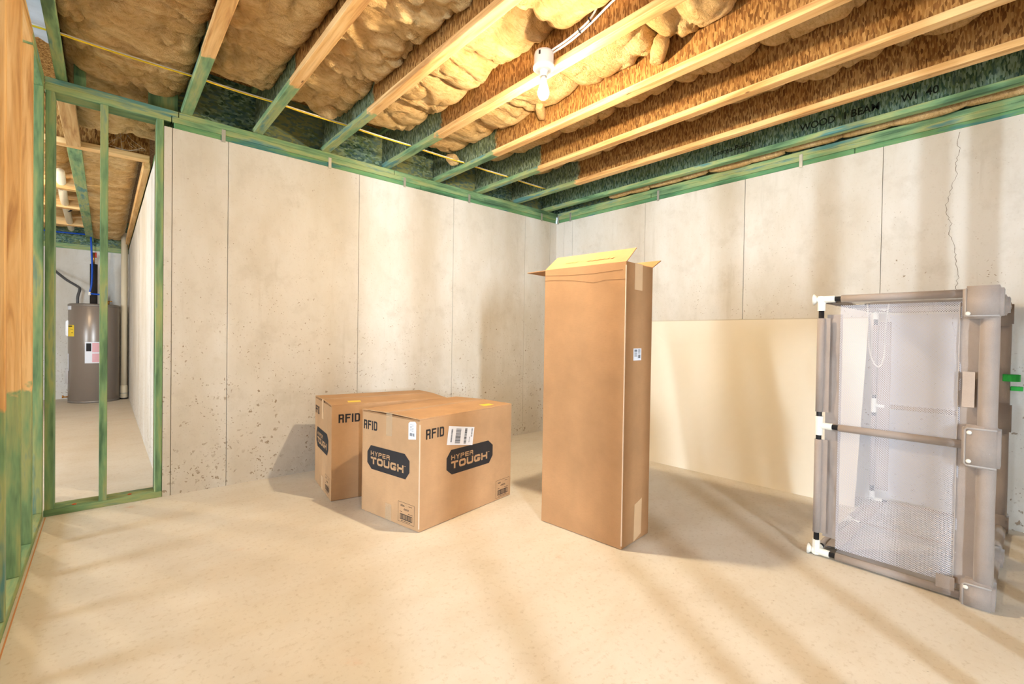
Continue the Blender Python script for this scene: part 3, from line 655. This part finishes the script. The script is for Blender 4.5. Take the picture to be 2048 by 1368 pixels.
def carton(loc, rz, label, front):
    b = empty('carton', loc, rz, label=label, cat='box', group='hyper tough cartons')
    body = MB()
    # four walls, floor, and two top flaps meeting at the middle with a raised lip
    t = .006
    body.box((0, 0, .002), (BW, t, BH-.004)).box((0, BD-t, .002), (BW, BD, BH-.004)).box((0, t, .002), (t, BD-t, BH-.012)).box((BW-t, t, .002), (BW, BD-t, BH-.012)).box((t, t, .002), (BW-t, BD-t, .01))
    obj('body', body, CARD, b, bevel=.0025)
    f1 = MB().prism([(-.001, .0, BH-.004), (-.001, BD/2-.003, BH+.003), (-.001, BD/2-.003, BH+.009), (-.001, .001, BH+.002)], (BW+.002, 0, 0))
    f2 = MB().prism([(-.001, BD, BH-.004), (-.001, BD/2+.003, BH+.003), (-.001, BD/2+.003, BH+.009), (-.001, BD-.001, BH+.002)], (BW+.002, 0, 0))
    obj('top_flap', f1, CARD_TOP, b, bevel=.001); obj('top_flap', f2, CARD_TOP, b, bevel=.001)
    obj('inner_flap', MB().box((t, t, BH-.012), (BW-t, BD-t, BH-.007)), CARD_IN, b)
    ptF = lambda x, y, o: (x, -o, y)                       # long face, y = 0
    ptE = lambda x, y, o: (-o, BD-x, y)                    # end face, x = 0
    if front:
        print_face(b, BW, BH, ptF, 3, (.044, .512), (.206, .270, .624, .419), (.662, .014, .806, .132), .057)
        print_face(b, BD, BH, ptE, 5, (.018, .514), (.058, .275, .459, .420), (.362, .025, .505, .140), .056)
        mb = MB(); fill_rect(mb, .0, 0, .155, .128, lambda x, y, o: (.205+x*1.43+.125*y, -o-.0012, .455+y*.86-x*.25), 0); lb = obj('shipping_label', mb, PAPER, b)
        mb = MB(); pl = lambda x, y, o: (.205+x*1.43+.125*y, -o-.0018, .455+y*.86-x*.25)
        barcode(mb, .045, .012, .075, .115, pl, 0, 8, True); barcode(mb, .098, .010, .112, .118, pl, 0, 9, True); barcode(mb, .018, .02, .026, .11, pl, 0, 10, True); barcode(mb, .128, .02, .132, .06, pl, 0, 12, True); barcode(mb, .138, .06, .146, .12, pl, 0, 13, True)
        obj('label_print', mb, INK, lb, kind='stuff')
        mb = MB(); pe = lambda x, y, o: (-o-.0012, .096-x, .508+y*.72)
        mb.add([pe(*q, 0) for q in ((0, 0), (.066, .012), (.066, .135), (.056, .148), (.012, .140), (0, .125))], [(0,1,2,3,4,5)]); le = obj('shipping_label', mb, PAPER, b)
        mb = MB(); pe2 = lambda x, y, o: (-o-.0018, .096-x, .508+y*.72); barcode(mb, .012, .03, .052, .055, pe2, 0, 21)
        for q in range(5): fill_rect(mb, .012, .07+.012*q, .045, .0725+.012*q, pe2, 0)
        obj('label_print', mb, INK, le, kind='stuff')
        obj('yellow_sticker', MB().add([(.60, .060, BH+.0040), (.69, .050, BH+.0038), (.70, .105, BH+.0052), (.61, .115, BH+.0054)], [(0,1,2,3)]), YELLOW, b)
    else:
        print_face(b, BW, BH, ptF, 13, (.044, .512), (.206, .270, .624, .419), (.662, .014, .806, .132), .057)
        print_face(b, BD, BH, ptE, 15, (.018, .514), (.058, .275, .459, .420), (.362, .025, .505, .140), .056)
        obj('yellow_sticker', MB().add([(.12, .06, BH+.0040), (.205, .055, BH+.0040), (.215, .12, BH+.0056), (.13, .125, BH+.0057)], [(0,1,2,3)]), YELLOW, b)
    TM = TAPE if front else PTAPE
    if front: obj('worn_glint_edge', MB().box((-.0012, -.0012, .02), (.004, .004, BH-.03)), plain('worn_glint_paper', srgb(214, 190, 166), .8), b)  # rubbed carton corner, with its edge highlight painted in as paler paper
    obj('tape', MB().box((-.0016, BD/2-.028, BH-.13), (-.0009, BD/2+.028, BH+.006)), TM, b)
    obj('tape', MB().box((-.0016, BD/2-.028, .003), (-.0009, BD/2+.028, .10)), TM, b)
    obj('tape', MB().add([(0, BD/2-.028, BH+.0088), (BW, BD/2-.028, BH+.0088), (BW, BD/2, BH+.0096), (0, BD/2, BH+.0096), (BW, BD/2+.028, BH+.0088), (0, BD/2+.028, BH+.0088)], [(0,1,2,3), (3,2,4,5)]), TAPE, b)
    return b
carton((1.310, 2.253, 0), math.radians(10.6), 'brown carton with white shipping labels, in front of the matching carton', True)
carton((1.110, 3.038, 0), math.radians(-8.0), 'brown carton with strips of tan tape, against the back concrete wall', False)

# ------------------------------------------------------------------ tall open carton
TW, TD, TH = .294, .539, 1.498
tb = empty('tall_carton', (2.012, 1.408, 0), math.radians(5.4), label='tall narrow brown carton standing upright with its top flaps open', cat='box')
t = .007
obj('body', MB().box((0, 0, .002), (t, TD, TH)).box((TW-t, 0, .002), (TW, TD, TH)).box((t, 0, .002), (TW-t, t, TH)).box((t, TD-t, .002), (TW-t, TD, TH)).box((t, t, .004), (TW-t, TD-t, .016)), CARD_T, tb, bevel=.0025)
def flap(h0, h1, dv, th=.005, inset=.004):
    h0, h1, dv = Vector(h0), Vector(h1), Vector(dv); ed = (h1-h0).normalized(); n = ed.cross(dv).normalized()*th
    return MB().prism([h0, h1, h1+dv-ed*inset, h0+dv+ed*inset], n)
obj('flap', flap((0, 0, TH-.002), (0, TD, TH-.002), (.112, 0, .088)), CARD_IN, tb, bevel=.001)
obj('flap', flap((TW, TD, TH-.002), (TW, 0, TH-.002), (.108, 0, .052)), CARD_IN, tb, bevel=.001)
obj('flap', flap((TW, TD, TH-.002), (0, TD, TH-.002), (0, .145, -.002)), CARD_IN, tb, bevel=.001)
obj('flap', flap((t, t, TH-.004), (TW-t, t, TH-.004), (0, .05, -.135)), CARD_IN, tb, bevel=.001)
obj('tape', MB().box((.088, -.0016, TH-.14), (.172, -.0006, TH+.001)), PTAPE, tb)
obj('tape', MB().prism([(.125, -.0006, .006), (.205, -.0006, .03), (.210, -.0006, .225), (.130, -.0006, .205)], (0, -.001, 0)), PTAPE, tb)
sl = obj('shipping_label', MB().box((.088, -.0016, .982), (.172, -.0006, 1.046)), PAPER, tb)
mb = MB(); pS = lambda x, y, o: (.088+x*1.5, -.0021, .982+y)
barcode(mb, .006, .022, .026, .058, pS, 0, 31, True); barcode(mb, .032, .012, .049, .03, pS, 0, 32)
for q in range(4): fill_rect(mb, .032, .038+.006*q, .049, .0405+.006*q, pS, 0)
obj('label_print', mb, INK, sl, kind='stuff')
WORN_GLINT = plain('worn_glint_paper', srgb(214, 190, 166), .8)  # pale strip colour: edge wear plus a painted glint
obj('worn_glint_edge', MB().box((-.0012, -.0012, .02), (.004, .004, TH-.02)), WORN_GLINT, tb)
# pressed creases near the top of the broad side, their shading painted as darker ribbons
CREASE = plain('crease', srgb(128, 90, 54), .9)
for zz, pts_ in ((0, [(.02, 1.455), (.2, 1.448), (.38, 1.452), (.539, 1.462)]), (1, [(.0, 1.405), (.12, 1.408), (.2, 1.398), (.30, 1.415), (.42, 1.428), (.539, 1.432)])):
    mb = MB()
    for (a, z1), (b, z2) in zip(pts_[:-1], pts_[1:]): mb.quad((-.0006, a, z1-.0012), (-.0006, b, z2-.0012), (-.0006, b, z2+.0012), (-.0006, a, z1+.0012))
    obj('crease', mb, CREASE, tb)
mb = MB(); rr = random.Random(2)
for k in range(9):
    a = .10+.05*k*.6 + (.06 if k > 5 else 0); mb.quad(*[(.0555*s_-.003 if False else (.0+.112*s_*1.0)-.0040*0, a+da, TH-.002+.088*s_+.0055) for s_, da in ((.30, 0), (.30, .018), (.42, .018), (.42, 0))])
obj('faint_print', mb, plain('faint_ink', srgb(196, 150, 92), .8), tb)

# ------------------------------------------------------------------ drywall sheet leaning on the right wall
dw = empty('drywall_sheet', (3.70, .62, 0), label='large white drywall sheet leaning against the right concrete wall', cat='drywall')
d0, d1 = Vector((3.742, .79, 0)), Vector((3.665, 2.62, 0)); upv = Vector((.318, 0, 1.275)); base = Vector((3.70, .62, 0))
up0, up1 = Vector((4.020-d0.x, 0, 1.275)), Vector((4.020-d1.x, 0, 1.275))
q = [d0, d1, d1+up1, d0+up0]; nn = Vector((.012, 0, -.003))
obj('board', MB().add([p-base for p in q]+[p-base+nn for p in q], [(0,1,2,3), (7,6,5,4), (0,4,5,1), (1,5,6,2), (2,6,7,3), (3,7,4,0)]), DRYWALL, dw)
obj('edge_tape', MB().add([q[3]-base-Vector((.0006, 0, 0)), q[2]-base-Vector((.0006, 0, 0)), q[2]-base-up1*.006-Vector((.0006, 0, 0)), q[3]-base-up0*.006-Vector((.0006, 0, 0))], [(0,1,2,3)]), GYP, dw)

# ------------------------------------------------------------------ folding playpen lying on its side
PX, PY, PL, PDp, PH = 2.735, .105, 1.24, .645, 1.305
pen = empty('playpen', (PX, PY, 0), label='grey mesh-sided baby playpen tipped onto its side by the right wall', cat='playpen')
RT = .019
ylo, yhi = .03, PDp-.012           # padded top rail plane / bare foot rail plane
zlo, zhi = RT+.004, PH+.008
# four panels: (a corner, direction to the next corner) around the square in x-z
cor = [(RT, zlo), (RT, zhi), (PL-RT, zhi), (PL-RT, zlo)]
def P3(c, y): return Vector((c[0], y, c[1]))
def lerp(a, b, t): return (a[0]+(b[0]-a[0])*t, a[1]+(b[1]-a[1])*t)
for k in range(4):
    a, b = cor[k], cor[(k+1) % 4]; L = math.hypot(b[0]-a[0], b[1]-a[1])
    # bare foot rail: sleeve halves between corner elbow, middle tee and the next elbow
    for s0, s1 in ((.075, .445), (.555, .925)):
        p, q_ = P3(lerp(a, b, s0), yhi), P3(lerp(a, b, s1), yhi)
        obj('foot_rail_sleeve', MB().tube([p, p+(q_-p)*.5, q_], .0175, 12), FAB2, pen, smooth=True)
        dv = Vector((0, -.028, 0)); inn = Vector((.004 if k == 0 else 0, 0, 0))
        obj('sleeve_hem', MB().prism([p+Vector((0, -.012, 0)), q_+Vector((0, -.012, 0)), q_+dv-Vector((0, .012, 0)), p+dv-Vector((0, .012, 0))], (P3(lerp(cor[(k+2) % 4], cor[(k+3) % 4], .5), 0)-P3(lerp(a, b, .5), 0)).normalized()*.003), FAB2, pen)
    obj('foot_rail', MB().tube([P3(a, yhi), P3(b, yhi)], .0125, 12), BLACK, pen, smooth=True)
    # corner bar and middle bar running from foot rail to padded rail
    for nm, c in (('corner_bar', a), ('middle_bar', lerp(a, b, .5))):
        y_end = .10
        obj(nm, MB().tube([P3(c, yhi), P3(c, ylo)], .0125, 12), BLACK, pen, smooth=True)
        obj(nm+'_sleeve', MB().tube([P3(c, yhi-.085), P3(c, (yhi+y_end)/2), P3(c, y_end)], .0178, 12), FAB2 if nm == 'corner_bar' else FAB, pen, smooth=True)
    # white connectors
    d1_ = (P3(b, 0)-P3(a, 0)).normalized(); pv = cor[(k-1) % 4]; d0_ = (P3(pv, 0)-P3(a, 0)).normalized()
    el = MB().tube([P3(a, yhi)-d1_*.016, P3(a, yhi)+d1_*.058], .0175, 12).tube([P3(a, yhi)-d0_*.016, P3(a, yhi)+d0_*.058], .0175, 12).tube([P3(a, yhi+.016), P3(a, yhi-.058)], .0175, 12)
    e = obj('elbow_connector', el, WHITE, pen)
    obj('suction_foot', MB().tube([P3(a, yhi+.012), P3(a, yhi+.022), P3(a, yhi+.034)], [.012, .016, .030], 14), WHITE, e, smooth=True)
    mpt = P3(lerp(a, b, .5), yhi)
    obj('tee_connector', MB().tube([mpt-d1_*.048, mpt+d1_*.048], .0178, 12).tube([mpt, mpt+Vector((0, -.058, 0))], .0170, 12), WHITE, pen)
    # padded rail
    pr = obj('padded_rail', MB().tube([P3(a, ylo), *[P3(lerp(a, b, t), ylo) for t in (.15, .3, .45, .6, .8)], P3(b, ylo)], [.030, .031, .029, .031, .030, .031, .030], 18), FAB, pen, smooth=True)
    # side cloth: mesh in the middle, fabric strips along both rails
    inw = Vector(((a[1]-b[1])/L*-1, 0, (b[0]-a[0])/L*-1)) if False else (P3(lerp(cor[(k+2) % 4], cor[(k+3) % 4], .5), 0)-P3(lerp(a, b, .5), 0)).normalized()
    off = inw*.012 if k == 0 else inw*.004
    def cloth(y0, y1, s0, s1, amp, seed, nu=10, nv=46):
        mb = MB()
        def fn(u, v):
            s_ = s0+(s1-s0)*v; c = lerp(a, b, s_); w = amp*(fbm(u*1.5+seed, v*16, seed, 3)) + amp*.7*math.sin(v*44+seed+3*fbm(seed, v*5, 1, 2))*abs(fbm(v*7, seed, 3, 2))*2*math.sin(u*PI)
            return P3(c, y0+(y1-y0)*u) + off + inw*(w + amp)
        return mb.grid(fn, nu, nv)
    obj('rail_border', cloth(.022, .122, .03, .97, .005, 1+k), FAB, pen, smooth=True)
    obj('foot_border', cloth(.545, .612, .06, .94, .010, 11+k), FAB, pen, smooth=True)
    n1 = cloth(.115, .555, .025, .975, .006, 21+k, 16, 30)
    obj('mesh_panel', n1, NET, pen, smooth=True)
    if k == 0:
        seam = MB().tube([P3(lerp(a, b, t), .060) + off - inw*.008 for t in (.04, .3, .6, .96)], .0022, 6); obj('seam', seam, FAB, pen)
        ed = MB().tube([P3(lerp(a, b, t), .122) + off + inw*.001 for t in (.03, .3, .6, .97)], .0022, 6); obj('mesh_hem', ed, PIPING, pen)
        obj('care_patch', MB().box((.0125, .070, .83), (.0155, .108, .98)), fabric('care_patch', srgb(172, 156, 144)), pen)
def wrap(name, c, sz, rot=(0, 0, 0)):
    """stitched fabric sleeve folded round a rail joint, open shell with piping and snaps"""
    x, y, z = sz
    m = MB().box((-x, -y, -z), (x, y, z)); o = obj(name, m, FAB, pen, bevel=.012, smooth=True, segs=3); o.location = c; o.rotation_euler = rot; return o
def snap(parent, x, y, z): obj('snap', MB().tube([(x+.003, y, z), (x-.002, y, z), (x-.004, y, z)], [.0085, .0085, .004], 12), WHITE, parent, smooth=True)
# corner sleeves at the four corners of the padded rail; middle sleeves on its sides
cs = [((.035, .045, zlo+.028), (.062, .052, .055)), ((.035, .052, zhi-.040), (.058, .060, .068)), ((PL-.035, .045, zhi-.040), (.058, .052, .068)), ((PL-.035, .040, zlo+.028), (.058, .048, .052))]
for i, (c, sz) in enumerate(cs):
    o = wrap('corner_sleeve', c, sz)
    if i == 1:
        snap(o, -sz[0], .042, -.048)
        obj('sleeve_piping', MB().tube([(-sz[0]+.001, .050, .056), (-sz[0]+.001, .050, -.058), (-sz[0]+.001, -.050, -.058)], .004, 6), PIPING, o, smooth=True)
    if i == 0:
        snap(o, -sz[0], .034, .030)
        obj('sleeve_piping', MB().tube([(-sz[0]+.001, .043, -.046), (-sz[0]+.001, .043, .040), (-sz[0]+.001, .037, .046), (-sz[0]+.001, -.042, .046)], .004, 6), PIPING, o, smooth=True)
for i, (c, sz) in enumerate((((.030, .047, .668), (.052, .057, .088)), ((PL/2, .047, zhi-.02), (.085, .055, .048)), ((PL-.030, .047, .668), (.048, .055, .088)), ((PL/2, .042, zlo+.012), (.085, .052, .035)))):
    o = wrap('middle_sleeve', c, sz)
    if i == 0:
        snap(o, -sz[0], .034, .060); snap(o, -sz[0], .034, -.060)
        obj('sleeve_piping', MB().tube([(-sz[0]+.001, -.047, .078), (-sz[0]+.001, .040, .078), (-sz[0]+.001, .047, .070), (-sz[0]+.001, .047, -.070), (-sz[0]+.001, .040, -.078), (-sz[0]+.001, -.047, -.078)], .004, 6), PIPING, o, smooth=True)
obj('floor_patch', MB().grid(lambda u, v: (.006-.012*u*0, .115+.06*u*1.0, .030+.062*v), 2, 2), FAB, pen)
obj('pull_cord', MB().tube(smooth_path([(.30, .50, 1.30), (.30, .49, 1.20), (.30, .485, 1.05), (.30, .45, .97), (.30, .425, 1.02), (.30, .42, 1.18), (.30, .41, 1.30)]), .0035, 6), NMW, pen, smooth=True)
obj('orange_tag', MB().box((.22, -.002, .96), (.26, .0005, 1.06)), ORANGE, pen); bpy.data.objects['orange_tag'].location = (0, .02, 0)
obj('velcro_strap', MB().tube([(PL-.05, -.004, .885), (PL-.05, -.004, .925)], .036, 12), GREENV, pen)
obj('velcro_strap', MB().box((PL-.03, -.05, .83), (PL+.0, .0, .855)), GREENV, pen, bevel=.002)

# ------------------------------------------------------------------ water heater at the far end of the corridor
HX, HY, HR = -.130, 9.69, .300
wh = empty('water_heater', (HX, HY, 0), label='grey tank water heater standing at the end of the corridor', cat='water heater')
obj('tank', MB().lathe([(HR-.012, 0), (HR-.012, .012), (HR, .02), (HR, 1.465), (HR-.006, 1.475)], (0, 0, 0), 48), TANK, wh, smooth=True)
obj('top_cap', MB().lathe([(HR+.004, 1.455), (HR+.004, 1.485), (HR-.02, 1.497), (.02, 1.503)], (0, 0, 0), 48), TANKCAP, wh, smooth=True)
obj('base_ring', MB().lathe([(HR+.003, 0), (HR+.003, .03), (HR-.004, .034)], (0, 0, 0), 48), TANKCAP, wh, smooth=True)
def arc(th0, th1, z0, z1, dr=.0015):
    return MB().grid(lambda u, v: ((HR+dr)*math.cos(math.radians(th0+(th1-th0)*u)), (HR+dr)*math.sin(math.radians(th0+(th1-th0)*u)), z0+(z1-z0)*v), 8, 1)
obj('energy_label', arc(180, 217, 1.02, 1.16, .002), YELLOW, wh) if False else obj('energy_label', arc(192, 222, 1.00, 1.17, .002), YELLOW, wh)
eg = [o for o in wh.children if o.name.startswith('energy_label')][0]
for a, b, z0, z1 in ((196, 216, 1.145, 1.16), (209, 219, 1.10, 1.103), (213, 218, 1.05, 1.06)): obj('label_print', arc(a, b, z0, z1, .003), INK, eg)
wlb = obj('rating_label', arc(250, 292, .60, .92, .002), PAPER, wh)
for a, b, z0, z1, mm in ((253, 264, .78, .90, INK), (266, 291, .765, .905, PINK), (266, 291, .615, .745, PINK)): obj('label_print', arc(a, b, z0, z1, .003), mm, wlb)
obj('white_sticker', arc(184, 200, .48, .74, .002), PAPER, wh); obj('white_sticker', arc(186, 212, 1.40, 1.455, .002), PAPER, wh)
for z0, z1 in ((1.00, 1.24), (.28, .52)): obj('access_panel', MB().box((-HR-.022, -.07, z0), (-HR+.02, .07, z1)), TANK, wh, bevel=.012, segs=2)
obj('drain_valve', MB().tube([(-HR+.02, -.03, .085), (-HR-.06, -.03, .085)], .012, 10).tube([(-HR-.05, -.03, .07), (-HR-.05, -.03, .11)], .010, 8), BRASS, wh, smooth=True)
obj('relief_valve', MB().tube([(.16, -.06, 1.50), (.16, -.06, 1.56)], .014, 10).tube([(.16, -.06, 1.55), (.20, -.10, 1.55)], .010, 8), BRASS, wh, smooth=True)
obj('insulated_pipe', MB().tube([(-.012, 0, 1.50), (-.012, 0, 2.12)], .045, 16), BLACKFOAM, wh, smooth=True)
obj('copper_riser', MB().tube([(-.012, 0, 2.12), (-.012, 0, 2.30)], .013, 10), BRASS, wh, smooth=True)
obj('red_valve_handle', MB().box((.0, -.03, 2.22), (.022, -.012, 2.30)), RED, wh, bevel=.003)
obj('cold_supply', MB().tube(smooth_path([(-.045, -.10, 2.52), (-.03, -.10, 2.1), (-.035, -.12, 1.80), (-.058, -.12, 1.66)]), .012, 10).tube([(-.058, -.12, 1.655), (.12, -.12, 1.645)], .012, 10), PEX, wh, smooth=True)
obj('pipe_fitting', MB().tube([(-.058, -.12, 1.68), (-.058, -.12, 1.63)], .017, 10), WHITE, wh); obj('pipe_fitting', MB().tube([(.12, -.12, 1.66), (.12, -.12, 1.50)], .016, 10), WHITE, wh)
obj('flex_conduit', MB().tube(smooth_path([(-.19, -.06, 1.49), (-.19, -.05, 1.60), (-.17, .0, 1.72), (-.20, .1, 1.77), (-.34, .25, 1.88), (-.50, .45, 2.05)]), .018, 10), CONDUIT, wh, smooth=True)
vp = empty('vent_pipe', (.222, 9.70, 0), label='white plastic riser pipe beside the water heater against the concrete', cat='pipe')
obj('pipe', MB().tube([(0, 0, .02), (0, 0, 2.66)], .041, 18), PVC, vp, smooth=True)
obj('coupling', MB().lathe([(.044, 0), (.049, .004), (.049, .10), (.046, .19), (.043, .20)], (0, 0, .02), 18), PVC, vp, smooth=True)
obj('pipe_clamp', MB().lathe([(.050, 0), (.051, .006), (.050, .012)], (0, 0, .09), 18), GALV, vp)
obj('base_cap', MB().lathe([(.05, 0), (.05, .022)], (0, 0, 0), 18), BLACK, vp)
